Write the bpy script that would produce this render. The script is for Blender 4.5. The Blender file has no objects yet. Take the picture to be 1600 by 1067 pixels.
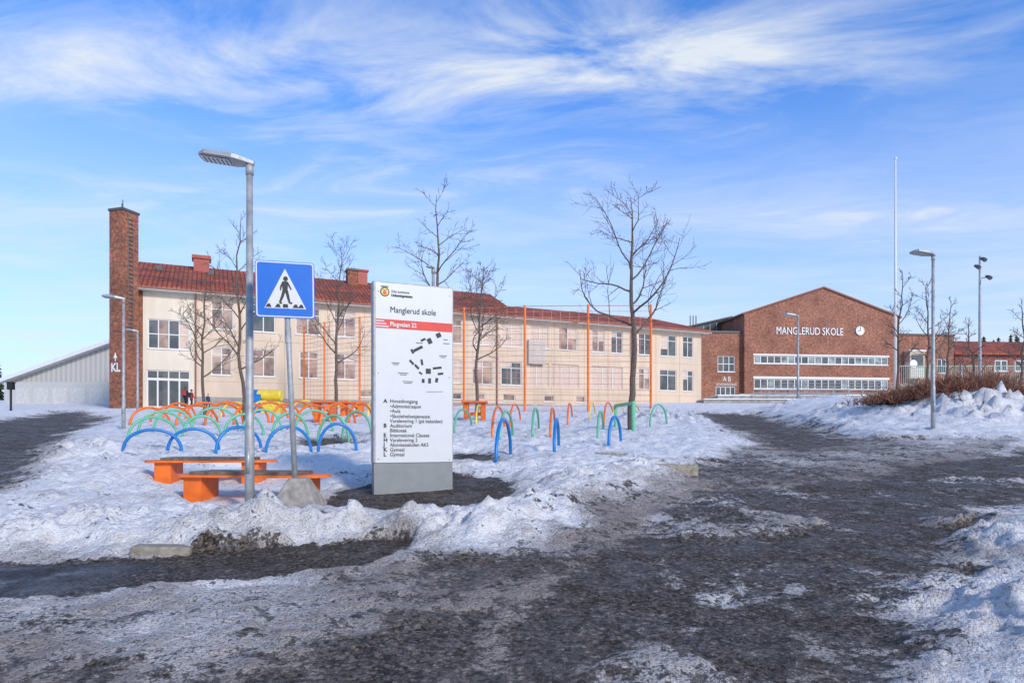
import bpy, math, random
import numpy as np
from mathutils import Vector, Matrix
R=math.radians
F=1066.67; EYE=1.6; HY=685.0
def XA(px,Y): return (px-800)/F*Y
def ZA(py,Y): return EYE+(HY-py)/F*Y
scene=bpy.context.scene
scene.view_settings.view_transform='Standard'
scene.view_settings.look='None'
scene.view_settings.exposure=0

# ------------------------------------------------------------------ materials
def newmat(name):
    m=bpy.data.materials.new(name); m.use_nodes=True
    nt=m.node_tree; b=nt.nodes['Principled BSDF']; return m,nt,b
def nd(nt,t,ins=None,**props):
    n=nt.nodes.new(t)
    for k,v in props.items(): setattr(n,k,v)
    if ins:
        for k,v in ins.items():
            s=n.inputs[k]
            if isinstance(v,bpy.types.NodeSocket): nt.links.new(v,s)
            else: s.default_value=v
    return n
def mth(nt,op,a,b=None,c=None,clamp=False):
    n=nt.nodes.new('ShaderNodeMath'); n.operation=op; n.use_clamp=clamp
    for i,v in enumerate((a,b,c)):
        if v is None: continue
        if isinstance(v,bpy.types.NodeSocket): nt.links.new(v,n.inputs[i])
        else: n.inputs[i].default_value=v
    return n.outputs[0]
def mixc(nt,f,a,b,mode='MIX'):
    n=nt.nodes.new('ShaderNodeMix'); n.data_type='RGBA'; n.blend_type=mode
    for s,v in ((n.inputs[0],f),(n.inputs[6],a),(n.inputs[7],b)):
        if isinstance(v,bpy.types.NodeSocket): nt.links.new(v,s)
        else: s.default_value=v if not isinstance(v,tuple) or len(v)==4 else (*v,1)
    return n.outputs[2]
def mapr(nt,v,a,b,c=0.,d=1.):
    n=nd(nt,'ShaderNodeMapRange',{'Value':v,'From Min':a,'From Max':b,'To Min':c,'To Max':d}); n.clamp=True
    return n.outputs[0]
def simple(name,col,rough=.6,metal=0.,var=.12,scale=6.,bump=0.,spec=.5):
    m,nt,b=newmat(name)
    tc=nd(nt,'ShaderNodeTexCoord')
    no=nd(nt,'ShaderNodeTexNoise',{'Vector':tc.outputs['Object'],'Scale':scale,'Detail':6.})
    f=mapr(nt,no.outputs[0],.3,.7)
    c=mixc(nt,f,tuple(x*(1-var) for x in col),tuple(min(1,x*(1+var)) for x in col))
    nt.links.new(c,b.inputs['Base Color'])
    b.inputs['Roughness'].default_value=rough; b.inputs['Metallic'].default_value=metal
    b.inputs['Specular IOR Level'].default_value=spec
    if bump:
        bp=nd(nt,'ShaderNodeBump',{'Height':no.outputs[0],'Strength':bump,'Distance':.02})
        nt.links.new(bp.outputs[0],b.inputs['Normal'])
    return m
M={}
M['orange']=simple('paint_orange',(.80,.16,.015),.45,var=.18)
M['green']=simple('paint_green',(.13,.45,.26),.4)
M['blue']=simple('paint_blue',(.012,.18,.50),.35)
M['yellow']=simple('paint_yellow',(.85,.62,.05),.4)
M['red']=simple('paint_red',(.62,.03,.02),.4)
M['redmetal']=simple('red_sheet_metal',(.33,.055,.035),.5)
M['white']=simple('paint_white',(.78,.78,.76),.5,var=.05)
M['frame']=simple('window_frame_white',(.66,.65,.62),.5,var=.05)
M['signwhite']=simple('sign_white',(.62,.62,.615),.35,var=.02)
M['signblue']=simple('sign_blue',(.004,.125,.52),.3,var=.05)
M['black']=simple('black',(.012,.012,.013),.5)
M['dkgrey']=simple('dark_grey',(.08,.08,.085),.5)
M['text']=simple('text_black',(.03,.03,.035),.6)
M['galv']=simple('galvanised_steel',(.36,.365,.36),.55,.3,var=.25,scale=9)
M['lamphead']=simple('lamp_head_grey',(.36,.37,.37),.45,.3)
M['lens']=simple('lamp_lens',(.60,.61,.61),.25)
M['grey']=simple('sign_grey',(.23,.24,.235),.5,var=.08)
M['concrete']=simple('concrete',(.30,.27,.23),.9,var=.3,scale=12,bump=.6)
M['kerb']=simple('kerb_stone',(.26,.23,.18),.9,var=.35,scale=14,bump=.6)
def render_wall(name,col):
    m,nt,b=newmat(name); tc=nd(nt,'ShaderNodeTexCoord')
    mp=nd(nt,'ShaderNodeMapping',{'Vector':tc.outputs['Object'],'Scale':(1.,1.,.25)})
    a=nd(nt,'ShaderNodeTexNoise',{'Vector':mp.outputs[0],'Scale':1.3,'Detail':8.,'Roughness':.65}).outputs[0]
    c=nd(nt,'ShaderNodeTexNoise',{'Vector':tc.outputs['Object'],'Scale':.25,'Detail':2.}).outputs[0]
    f=mth(nt,'ADD',mapr(nt,a,.3,.7,0,.6),mapr(nt,c,.35,.65,0,.4))
    nt.links.new(mixc(nt,f,tuple(x*.78 for x in col),tuple(x*1.06 for x in col)),b.inputs['Base Color']); b.inputs['Roughness'].default_value=.85
    return m
M['cream']=render_wall('render_cream',(.69,.54,.40))
M['creamstair']=render_wall('render_pale',(.74,.65,.52))
M['plinth']=simple('plinth_grey',(.30,.28,.26),.9,var=.15,scale=2)
M['wood']=simple('weathered_wood',(.15,.12,.09),.8,var=.4,scale=10,bump=.4)
M['bark']=simple('bark',(.125,.09,.07),.9,var=.4,scale=15)
M['twig']=simple('twig_redbrown',(.20,.085,.05),.9,var=.4,scale=8)
M['wire']=simple('fence_wire_orange',(.74,.30,.18),.5)
M['hallwall']=simple('hall_wall_grey',(.46,.46,.44),.7,var=.06)
M['roofgrey']=simple('roof_light_grey',(.66,.66,.66),.6,var=.05)
M['terrace']=simple('terrace_concrete',(.30,.28,.26),.9,var=.25,scale=2)
M['railgreen']=simple('rail_green',(.34,.42,.33),.5)
M['conifer']=simple('conifer',(.035,.05,.028),.9,var=.5,scale=1.)
M['snowtop']=simple('snow_cap',(.80,.79,.78),.7,var=.04)
M['skin']=simple('skin',(.55,.33,.24),.6,var=.04)
M['hair']=simple('hair',(.06,.035,.02),.8)
M['clothdk']=simple('cloth_dark',(.025,.028,.04),.9)
M['clothred']=simple('cloth_red',(.45,.04,.04),.9)

def brick(name,c1,c2,mort,bw=.25,rh=.075):
    m,nt,b=newmat(name)
    tc=nd(nt,'ShaderNodeTexCoord'); s=nd(nt,'ShaderNodeSeparateXYZ',{0:tc.outputs['Object']})
    u=mth(nt,'ADD',s.outputs[0],s.outputs[1])
    cb=nd(nt,'ShaderNodeCombineXYZ',{0:u,1:s.outputs[2]})
    br=nd(nt,'ShaderNodeTexBrick',{'Vector':cb.outputs[0],'Color1':(*c1,1),'Color2':(*c2,1),'Mortar':(*mort,1),'Scale':1.,'Mortar Size':.012,'Brick Width':bw,'Row Height':rh,'Bias':0.})
    n=nd(nt,'ShaderNodeTexNoise',{'Vector':cb.outputs[0],'Scale':.5,'Detail':7.,'Roughness':.65})
    n2=nd(nt,'ShaderNodeTexNoise',{'Vector':cb.outputs[0],'Scale':4.5,'Detail':4.})
    f=mapr(nt,n.outputs[0],.3,.7,.65,1.25); f2=mapr(nt,n2.outputs[0],.3,.7,.6,1.4)
    ff=mth(nt,'MULTIPLY',f,f2)
    sc=nd(nt,'ShaderNodeVectorMath',{0:br.outputs[0]},operation='SCALE'); nt.links.new(ff,sc.inputs['Scale'])
    nt.links.new(sc.outputs[0],b.inputs['Base Color']); b.inputs['Roughness'].default_value=.9
    bp=nd(nt,'ShaderNodeBump',{'Height':br.outputs['Fac'],'Strength':.3,'Distance':.01}); bp.invert=True
    nt.links.new(bp.outputs[0],b.inputs['Normal'])
    return m
M['brick']=brick('brick_red',(.37,.115,.055),(.25,.078,.042),(.30,.20,.15))
M['brickdk']=brick('brick_chimney',(.42,.120,.045),(.18,.065,.033),(.22,.13,.10))
def tiles():
    m,nt,b=newmat('roof_tile_red')
    tc=nd(nt,'ShaderNodeTexCoord'); s=nd(nt,'ShaderNodeSeparateXYZ',{0:tc.outputs['Object']})
    cb=nd(nt,'ShaderNodeCombineXYZ',{0:s.outputs[0],1:s.outputs[1]})
    br=nd(nt,'ShaderNodeTexBrick',{'Vector':cb.outputs[0],'Color1':(.50,.110,.038,1),'Color2':(.30,.070,.03,1),'Mortar':(.14,.03,.02,1),'Scale':1.,'Mortar Size':.03,'Brick Width':.3,'Row Height':.36})
    br.offset=0
    n=nd(nt,'ShaderNodeTexNoise',{'Vector':tc.outputs['Object'],'Scale':.5,'Detail':8.,'Roughness':.65})
    f=mapr(nt,n.outputs[0],.3,.7,.5,1.3)
    sc=nd(nt,'ShaderNodeVectorMath',{0:br.outputs[0]},operation='SCALE'); nt.links.new(f,sc.inputs['Scale'])
    nt.links.new(sc.outputs[0],b.inputs['Base Color']); b.inputs['Roughness'].default_value=.7
    w=mth(nt,'SINE',mth(nt,'MULTIPLY',s.outputs[0],21.))
    bp=nd(nt,'ShaderNodeBump',{'Height':w,'Strength':.6,'Distance':.04})
    nt.links.new(bp.outputs[0],b.inputs['Normal'])
    return m
M['tile']=tiles()
def glass(name,ca,cb_,rough=.06):
    m,nt,b=newmat(name)
    tc=nd(nt,'ShaderNodeTexCoord')
    v=nd(nt,'ShaderNodeTexNoise',{'Vector':tc.outputs['Object'],'Scale':.9,'Detail':3.})
    f=mapr(nt,v.outputs[0],.4,.6)
    nt.links.new(mixc(nt,f,ca,cb_),b.inputs['Base Color'])
    b.inputs['Roughness'].default_value=rough; b.inputs['Specular IOR Level'].default_value=.8
    return m
M['glass']=glass('window_glass',(.44,.29,.21),(.18,.115,.09))  # warm reflections and curtains painted into the base colour as tan tones
M['glassdk']=glass('window_glass_dark',(.05,.055,.06),(.12,.11,.10))
M['glassgreen']=glass('window_glass_strip',(.34,.37,.35),(.10,.12,.12))
M['curtain']=simple('window_blind',(.60,.46,.37),.7,var=.08)
def corr():
    m,nt,b=newmat('corrugated_grey')
    tc=nd(nt,'ShaderNodeTexCoord'); s=nd(nt,'ShaderNodeSeparateXYZ',{0:tc.outputs['Object']})
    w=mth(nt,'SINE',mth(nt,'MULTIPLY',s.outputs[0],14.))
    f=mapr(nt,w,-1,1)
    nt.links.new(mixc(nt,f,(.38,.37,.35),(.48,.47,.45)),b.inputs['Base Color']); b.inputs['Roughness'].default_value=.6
    return m
M['corr']=corr()

# ------------------------------------------------------------------ mesh helper
class MB:
    def __init__(s): s.v=[];s.f=[];s.m=[]
    def add(s,vs,fs,m=0):
        o=len(s.v); s.v+= [tuple(p) for p in vs]; s.f+=[tuple(i+o for i in f) for f in fs]; s.m+=[m]*len(fs)
    def box(s,x0,x1,y0,y1,z0,z1,m=0):
        s.add([(x0,y0,z0),(x1,y0,z0),(x1,y1,z0),(x0,y1,z0),(x0,y0,z1),(x1,y0,z1),(x1,y1,z1),(x0,y1,z1)],
              [(0,3,2,1),(4,5,6,7),(0,1,5,4),(1,2,6,5),(2,3,7,6),(3,0,4,7)],m)
    def poly(s,pts,m=0): s.add(pts,[tuple(range(len(pts)))],m)
    def prism(s,pts,y0,y1,m=0):
        n=len(pts); vs=[(x,y0,z) for x,z in pts]+[(x,y1,z) for x,z in pts]
        fs=[tuple(range(n)),tuple(range(2*n-1,n-1,-1))]+[(i,i+n,(i+1)%n+n,(i+1)%n) for i in range(n)]
        s.add(vs,fs,m)
    def prismx(s,pts,x0,x1,m=0):
        n=len(pts); vs=[(x0,y,z) for y,z in pts]+[(x1,y,z) for y,z in pts]
        fs=[tuple(range(n)),tuple(range(2*n-1,n-1,-1))]+[(i,i+n,(i+1)%n+n,(i+1)%n) for i in range(n)]
        s.add(vs,fs,m)
    def tube(s,pts,rads,n=8,m=0,cap=True):
        pts=[Vector(p) for p in pts]
        if not hasattr(rads,'__len__'): rads=[rads]*len(pts)
        vs=[];fs=[]; prev=None
        for i,p in enumerate(pts):
            if i==0: d=pts[1]-p
            elif i==len(pts)-1: d=p-pts[i-1]
            else: d=pts[i+1]-pts[i-1]
            d.normalize()
            if prev is None:
                a=Vector((0,0,1)) if abs(d.z)<.9 else Vector((1,0,0))
                u=d.cross(a).normalized()
            else:
                u=(prev-d*prev.dot(d)).normalized()
            prev=u; w=d.cross(u)
            for k in range(n):
                t=2*math.pi*k/n
                vs.append(p+(u*math.cos(t)+w*math.sin(t))*rads[i])
        for i in range(len(pts)-1):
            for k in range(n):
                a=i*n+k;b=i*n+(k+1)%n
                fs.append((a,b,b+n,a+n))
        if cap:
            fs.append(tuple(range(n-1,-1,-1))); fs.append(tuple(range((len(pts)-1)*n,len(pts)*n)))
        s.add(vs,fs,m)
    def obj(s,name,mats,parent=None,loc=(0,0,0),rot=(0,0,0),smooth=False,bevel=0):
        me=bpy.data.meshes.new(name); me.from_pydata(s.v,[],s.f)
        if not isinstance(mats,(list,tuple)): mats=[mats]
        for m in mats: me.materials.append(M[m] if isinstance(m,str) else m)
        me.polygons.foreach_set('material_index',s.m)
        if smooth: me.polygons.foreach_set('use_smooth',[True]*len(s.f))
        me.update()
        o=bpy.data.objects.new(name,me); scene.collection.objects.link(o)
        o.location=loc;o.rotation_euler=rot
        if parent: o.parent=parent
        if bevel:
            b=o.modifiers.new('bevel','BEVEL'); b.width=bevel; b.segments=2; b.limit_method='ANGLE'
        return o
def empty(name,loc=(0,0,0),rz=0,rot=None):
    o=bpy.data.objects.new(name,None); scene.collection.objects.link(o)
    o.location=loc; o.rotation_euler=rot if rot else (0,0,rz); o.empty_display_size=.2
    return o
def text(name,body,size,mat,parent,loc,rot=(R(90),0,0),width=None,align='LEFT',ext=.001,bold=0.):
    c=bpy.data.curves.new(name,'FONT'); c.body=body; c.size=size; c.extrude=ext; c.align_x=align; c.offset=bold
    c.resolution_u=3
    o=bpy.data.objects.new(name,c); scene.collection.objects.link(o)
    c.materials.append(M[mat]); o.location=loc;o.rotation_euler=rot
    if width:
        bpy.context.view_layer.update()
        o.scale=(width/max(o.dimensions.x,1e-4),1,1)
    o.parent=parent
    return o

# ------------------------------------------------------------------ terrain
def ss(a,b,x):
    t=np.clip((x-a)/(b-a),0,1); return t*t*(3-2*t)
def vnoise(x,y,seed):
    xi=np.floor(x).astype(np.int64); yi=np.floor(y).astype(np.int64)
    fx=x-xi; fy=y-yi; fx=fx*fx*fx*(fx*(fx*6-15)+10); fy=fy*fy*fy*(fy*(fy*6-15)+10)
    def h(a,b):
        n=(a*374761393+b*668265263+seed*2147483647)&0xffffffff
        n=((n^(n>>13))*1274126177)&0xffffffff
        n=((n^(n>>16))*2246822519)&0xffffffff
        return ((n^(n>>15))&0xffff)/65535.0
    a=h(xi,yi);b=h(xi+1,yi);c=h(xi,yi+1);d=h(xi+1,yi+1)
    return (a*(1-fx)+b*fx)*(1-fy)+(c*(1-fx)+d*fx)*fy
def fbm(x,y,scale,oct=4,seed=1,gain=.5):
    v=0;a=1;t=0
    for o in range(oct):
        ang=.5+o*1.1
        xx=(x*math.cos(ang)-y*math.sin(ang))*scale+o*17.3; yy=(x*math.sin(ang)+y*math.cos(ang))*scale+o*9.1
        v=v+a*vnoise(xx,yy,seed+o); t+=a; a*=gain; scale*=2.03
    return v/t-.5
def base(X,Y):
    X=np.asarray(X,float);Y=np.asarray(Y,float)
    z=np.where(Y<10,.095*Y,.95+.072*(Y-10))
    z=np.where(Y>75,.95+.072*65+.03*(Y-75),z)
    z=np.where(Y>100,.95+.072*65+.75+.0*(Y-100),z)
    z=np.where(Y<0,.05*Y,z); z=np.maximum(z,-2.)
    d=X-6-.25*Y
    z=z+.8*ss(-2.5,2.5,d)*ss(12,28,Y)*(1-ss(38,50,Y))
    return z
def ground_pt(px,py):
    u=(px-800)/F; v=(HY-py)/F
    Ys=np.concatenate([np.arange(.5,20,.02),np.arange(20,110,.1)])
    ray=EYE+v*Ys; b=base(u*Ys,Ys)
    k=np.argmax(ray<=b)
    if not (ray<=b).any(): k=len(Ys)-1
    return (u*Ys[k],Ys[k])
def wp(pts): return np.array([ground_pt(*p) for p in pts])
POLY={
 'main':wp([(620,1500),(660,1067),(740,1010),(810,950),(880,895),(965,832),(1040,782),(1120,758),(1230,758),(1330,750),(1450,722),(1600,702),(1800,692),(1800,805),(1600,795),(1530,805),(1480,850),(1510,900),(1440,960),(1370,1067),(1360,1500)]),
 'gutter':wp([(-150,880),(0,882),(150,878),(300,868),(450,853),(600,842),(648,846),(640,864),(560,886),(400,906),(200,926),(0,942),(-150,955)]),
 'left':wp([(-250,800),(-50,790),(0,765),(45,728),(95,685),(165,656),(150,648),(90,644),(50,652),(0,660),(-200,665)]),
 'patch':wp([(1075,646),(1190,648),(1260,668),(1335,684),(1320,698),(1240,704),(1190,696),(1130,668)]),
 'gravel':wp([(495,802),(520,768),(590,752),(700,742),(790,748),(812,765),(795,786),(700,800),(600,806)]),
 'g2':wp([(690,712),(740,708),(780,716),(770,726),(710,726)]),
 'g3':wp([(465,690),(530,686),(575,694),(560,703),(480,703)]),
 'court':wp([(300,641),(500,640),(700,637),(980,634),(985,631),(700,631),(400,635)]),
 'slush':wp([(-200,962),(0,950),(350,925),(600,890),(760,850),(900,800),(1060,745),(1150,700),(1350,690),(1600,690),(1500,740),(1100,780),(900,900),(700,1010),(600,1080),(560,1500),(-300,1500)]),
 'low':wp([(-200,1025),(0,1020),(300,1010),(480,1000),(640,970),(800,940),(700,1500),(-300,1500)]),
 'thin':wp([(235,745),(280,735),(420,725),(520,742),(525,790),(400,805),(290,800),(240,765)]),
}
def sdist(poly,X,Y):
    n=len(poly); d=np.full(X.shape,1e9); inside=np.zeros(X.shape,bool)
    for i in range(n):
        ax,ay=poly[i]; bx,by=poly[(i+1)%n]
        ex,ey=bx-ax,by-ay; L=ex*ex+ey*ey+1e-9
        t=np.clip(((X-ax)*ex+(Y-ay)*ey)/L,0,1)
        d=np.minimum(d,np.hypot(X-ax-t*ex,Y-ay-t*ey))
        c=(ay>Y)!=(by>Y)
        with np.errstate(divide='ignore',invalid='ignore'):
            xi=(bx-ax)*(Y-ay)/(by-ay if by!=ay else 1e-9)+ax
        inside^=(c&(X<xi))
    return np.where(inside,d,-d)
MOUNDS=[(60,845,.5,.08),(180,835,.5,.06),(330,845,.35,.11),(430,838,.35,.10),(545,832,.17,.17),(500,840,.3,.05),(640,835,.25,.10),(700,838,.35,.13),(780,830,.4,.12),(850,800,.5,.09),
 (900,760,.6,.08),(1000,745,.7,.08),(1520,648,2.4,.30),(1350,646,3.,.20),(1590,660,1.8,.3),(1230,640,2.5,.2),(1590,960,.7,.10),(1560,850,.6,.08),(620,700,1.2,.10),(1040,660,2.5,.25),(130,720,1.2,.15)]
MW=[(*ground_pt(a,b),r,h) for a,b,r,h in MOUNDS]
def surf(X,Y,full=False):
    X=np.asarray(X,float);Y=np.asarray(Y,float)
    n1=fbm(X,Y,.9,4,3); n2=fbm(X,Y,3.2,4,11); n3=fbm(X,Y,8.,3,23,.6); n4=fbm(X,Y,1.9,3,41)
    far=ss(9,30,Y)
    nz=(n1*.8+n2*.6)*(1+far*1.5)
    cov=np.ones(X.shape); sdm=np.full(X.shape,-1e9)
    for k,st,w in (('main',.78,.40),('gutter',.98,.09),('left',.86,.6),('patch',.84,1.),('gravel',1.,.10),('g2',.95,.3),('g3',.8,.3),('court',.6,1.)):
        sd=sdist(POLY[k],X,Y)
        a=ss(-w,w,sd+nz*(.8 if k in('main','patch','left') else .28))*st
        cov=np.minimum(cov,1-a); sdm=np.maximum(sdm,sd)
    # trodden ice remnants scattered over the carriageway
    cov=cov+np.clip(fbm(X,Y,1.15,4,91)*2.6-.25,0,.42)*(cov<.45)*(sdist(POLY['main'],X,Y)>0)
    sl=sdist(POLY['slush'],X,Y); lo=sdist(POLY['low'],X,Y); th=sdist(POLY['thin'],X,Y)
    a=ss(-.4,.4,sl+nz*.6); cov=np.minimum(cov,1-a*(.36+n1*1.0)); 
    b=ss(-.5,.5,lo+nz*.6); cov=np.minimum(cov,1-b*(.62+n1*.9))
    thn=ss(-.15,.25,th)
    edge=np.exp(-np.maximum(-sdm,0)/.50)*(Y<40)
    right=ss(3.2,4.2,X)*(1-ss(6,9,Y))
    dirt=np.clip(.06+a*.46+b*.28+edge*.42+right*.06+n1*.5+n2*.25,0,1)
    dirt=dirt*(1-.4*ss(14,30,Y))
    wet=ss(-.05,.25,sdist(POLY['gutter'],X,Y))*ss(-2.4,-4.,X)
    away=ss(0,.7,-sdm)
    thick=(.035+.11*away)*(1-.6*a)*(1-.9*thn)
    pit=np.clip(-fbm(X,Y,3.6,2,77)*2.4-.25,0,1)
    lump=(n1*.11+n4*.12+n2*.085+n3*.042-pit*.045)*(1-.35*a)*(.45+.55*(1-.5*far))*(1-.6*thn)
    z=base(X,Y)+ss(.25,.8,cov)*(thick+lump*1.0)+ (n2*.016+n3*.018)*(Y<25)
    z=z-.03*thn
    for mx,my,r,h in MW:
        g=np.exp(-((X-mx)**2+(Y-my)**2)/(r*r)); z=z+g*h*(1+n2*2.2+n1+n3)*ss(.3,.8,cov)
    if full: return z,cov,dirt,wet
    return z
def GZ(x,y): return float(surf(np.array([x]),np.array([y]))[0])
def BZ(x,y): return float(base(np.array([x]),np.array([y]))[0])
def axis(lo,hi,step,g,lim0,lim1):
    mid=list(np.arange(lo,hi,step)); a=[];p=lo;s=step
    while p>lim0: s*=g;p-=s;a.append(p)
    b=[];p=mid[-1];s=step
    while p<lim1: s*=g;p+=s;b.append(p)
    return np.array(a[::-1]+mid+b)
xs=axis(-7.5,9.,.030,1.025,-420,420)
ys=axis(2.9,10.,.025,1.012,-60,520)
GX,GY=np.meshgrid(xs,ys)
Z,cov,dirt,wet=surf(GX,GY,True)
nx,ny=len(xs),len(ys)
me=bpy.data.meshes.new('snowy_ground')
co=np.stack([GX.ravel(),GY.ravel(),Z.ravel()],1)
idx=np.arange(nx*ny).reshape(ny,nx)
q=np.stack([idx[:-1,:-1],idx[:-1,1:],idx[1:,1:],idx[1:,:-1]],-1).reshape(-1,4)
me.vertices.add(len(co)); me.vertices.foreach_set('co',co.ravel())
me.loops.add(q.size); me.loops.foreach_set('vertex_index',q.ravel().astype(np.int32))
me.polygons.add(len(q)); me.polygons.foreach_set('loop_start',np.arange(0,q.size,4,dtype=np.int32))
me.polygons.foreach_set('use_smooth',np.ones(len(q),bool))
me.update(calc_edges=True)
at=me.attributes.new('cover','FLOAT_COLOR','POINT')
at.data.foreach_set('color',np.stack([cov.ravel(),dirt.ravel(),wet.ravel(),np.ones(nx*ny)],1).ravel())
ground=bpy.data.objects.new('snowy_ground',me); scene.collection.objects.link(ground)
def groundmat():
    m,nt,b=newmat('snow_and_asphalt')
    at=nd(nt,'ShaderNodeAttribute',attribute_name='cover'); s=nd(nt,'ShaderNodeSeparateColor',{0:at.outputs['Color']})
    cov,dirt,wet=s.outputs[0],s.outputs[1],s.outputs[2]
    tc=nd(nt,'ShaderNodeTexCoord'); P=tc.outputs['Object']
    def noise(sc,det=5.,rough=.55,dist=0.):
        return nd(nt,'ShaderNodeTexNoise',{'Vector':P,'Scale':sc,'Detail':det,'Roughness':rough,'Distortion':dist}).outputs[0]
    na=noise(1.3,7.,.62); nb=noise(6.,6.,.68); nc=noise(22.,5.,.75); nf=noise(55.,3.,.7); ng=noise(2.6,5.)
    def sub(x,k): return mth(nt,'MULTIPLY',mth(nt,'SUBTRACT',x,.5),k)
    t=mth(nt,'ADD',cov,sub(na,1.5))
    t=mth(nt,'ADD',t,sub(nb,2.2))
    t=mth(nt,'ADD',t,sub(nc,2.0))
    snow=mapr(nt,t,.45,.62)
    ice=mapr(nt,t,.18,.52)
    # gravel / asphalt grit
    vo=nd(nt,'ShaderNodeTexVoronoi',{'Vector':P,'Scale':48.}); vc=nd(nt,'ShaderNodeSeparateColor',{0:vo.outputs['Color']})
    vo2=nd(nt,'ShaderNodeTexVoronoi',{'Vector':P,'Scale':20.}); vc2=nd(nt,'ShaderNodeSeparateColor',{0:vo2.outputs['Color']})
    ac=mixc(nt,mth(nt,'POWER',vc.outputs[0],2.2),(.015,.012,.009),(.25,.19,.14))
    ac=mixc(nt,mapr(nt,na,.38,.62,.0,.55),ac,(.036,.029,.023))
    ac=mixc(nt,mapr(nt,nc,.45,.65,.0,.45),ac,(.12,.094,.072))
    st2=mth(nt,'MULTIPLY',mapr(nt,vc2.outputs[0],.84,.88),mapr(nt,vo2.outputs['Distance'],.40,.25))
    ac=mixc(nt,mth(nt,'MULTIPLY',st2,.75),ac,(.30,.25,.20))
    ac=mixc(nt,mth(nt,'MULTIPLY',ice,.30),ac,(.34,.31,.285))
    # snow
    sc_=mixc(nt,mapr(nt,nc,.3,.7),(.80,.775,.74),(.92,.895,.86))
    dn=mth(nt,'ADD',mth(nt,'MULTIPLY',dirt,1.30),sub(na,1.5))
    dn=mth(nt,'ADD',dn,sub(nb,1.5)); dn=mth(nt,'ADD',dn,sub(nc,1.0))
    df=mapr(nt,dn,.20,1.12,0.,.85)
    sc_=mixc(nt,df,sc_,(.265,.200,.150))
    sp=mth(nt,'MULTIPLY',mapr(nt,nf,.53,.64),mapr(nt,dn,.14,.75,.0,.9))
    sc_=mixc(nt,sp,sc_,(.10,.074,.054))
    col=mixc(nt,snow,ac,sc_)
    col=mixc(nt,mth(nt,'MULTIPLY',wet,.75),col,(.018,.018,.018))
    nt.links.new(col,b.inputs['Base Color'])
    ra=mapr(nt,ng,.42,.58,.45,.9)
    rr=nd(nt,'ShaderNodeMix',{0:snow,2:ra,3:.65}); 
    pud=mth(nt,'MULTIPLY',wet,mapr(nt,na,.42,.52))
    rr2=nd(nt,'ShaderNodeMix',{0:pud,2:rr.outputs[0],3:.05})
    nt.links.new(rr2.outputs[0],b.inputs['Roughness'])
    sp2=nd(nt,'ShaderNodeMix',{0:pud,2:.25,3:.6}); nt.links.new(sp2.outputs[0],b.inputs['Specular IOR Level'])
    hs=mth(nt,'ADD',mth(nt,'MULTIPLY',nb,.065),mth(nt,'MULTIPLY',nc,.040))
    hs=mth(nt,'ADD',hs,mth(nt,'MULTIPLY',snow,.02))
    hs=mth(nt,'ADD',hs,mth(nt,'MULTIPLY',vo.outputs['Distance'],-.012))
    bp=nd(nt,'ShaderNodeBump',{'Height':hs,'Distance':1.}); nt.links.new(mth(nt,'SUBTRACT',.95,mth(nt,'MULTIPLY',pud,.92)),bp.inputs['Strength'])
    nt.links.new(bp.outputs[0],b.inputs['Normal'])
    return m
me.materials.append(groundmat())

# ------------------------------------------------------------------ wall helpers (front faces -y)
def wall(mb,x0,x1,z0,z1,ops,y=0.,depth=.16,m=0):
    xb=sorted(set([x0,x1]+[v for o in ops for v in o[:2] if x0<v<x1])); zb=sorted(set([z0,z1]+[v for o in ops for v in o[2:4] if z0<v<z1]))
    for i in range(len(xb)-1):
        for j in range(len(zb)-1):
            cx=(xb[i]+xb[i+1])/2; cz=(zb[j]+zb[j+1])/2
            if any(o[0]<cx<o[1] and o[2]<cz<o[3] for o in ops): continue
            mb.poly([(xb[i],y,zb[j]),(xb[i+1],y,zb[j]),(xb[i+1],y,zb[j+1]),(xb[i],y,zb[j+1])],m)
    for a,b_,c,d in [o[:4] for o in ops]:
        Y=y+depth
        mb.poly([(a,y,c),(a,y,d),(a,Y,d),(a,Y,c)],m); mb.poly([(b_,y,c),(b_,Y,c),(b_,Y,d),(b_,y,d)],m)
        mb.poly([(a,y,d),(b_,y,d),(b_,Y,d),(a,Y,d)],m); mb.poly([(a,y,c),(a,Y,c),(b_,Y,c),(b_,y,c)],m)
def window(fr,gl,x0,x1,z0,z1,nx=2,nz=1,y=0.,w=.07,gm=0,sill=True,gms=None):
    ya,yb=y+.06,y+.14
    fr.box(x0,x0+w,ya,yb,z0,z1); fr.box(x1-w,x1,ya,yb,z0,z1)
    fr.box(x0+w,x1-w,ya,yb,z0,z0+w); fr.box(x0+w,x1-w,ya,yb,z1-w,z1)
    for i in range(1,nx):
        c=x0+(x1-x0)*i/nx; fr.box(c-w/2,c+w/2,ya+.005,yb-.005,z0+w,z1-w)
    for j in range(1,nz):
        c=z0+(z1-z0)*j/nz
        for i in range(nx):
            a=x0+(x1-x0)*i/nx+w*(1 if i==0 else .5); b_=x0+(x1-x0)*(i+1)/nx-w*(1 if i==nx-1 else .5)
            fr.box(a,b_,ya+.01,yb-.01,c-w/2,c+w/2)
    if gms:
        for i in range(nx):
            a=x0+(x1-x0)*i/nx; b_=x0+(x1-x0)*(i+1)/nx
            gl.poly([(a,y+.12,z0),(b_,y+.12,z0),(b_,y+.12,z1),(a,y+.12,z1)],gms[i])
    else: gl.poly([(x0,y+.12,z0),(x1,y+.12,z0),(x1,y+.12,z1),(x0,y+.12,z1)],gm)
    if sill: fr.box(x0-.05,x1+.05,y-.06,y+.05,z0-.06,z0-.002)

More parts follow.
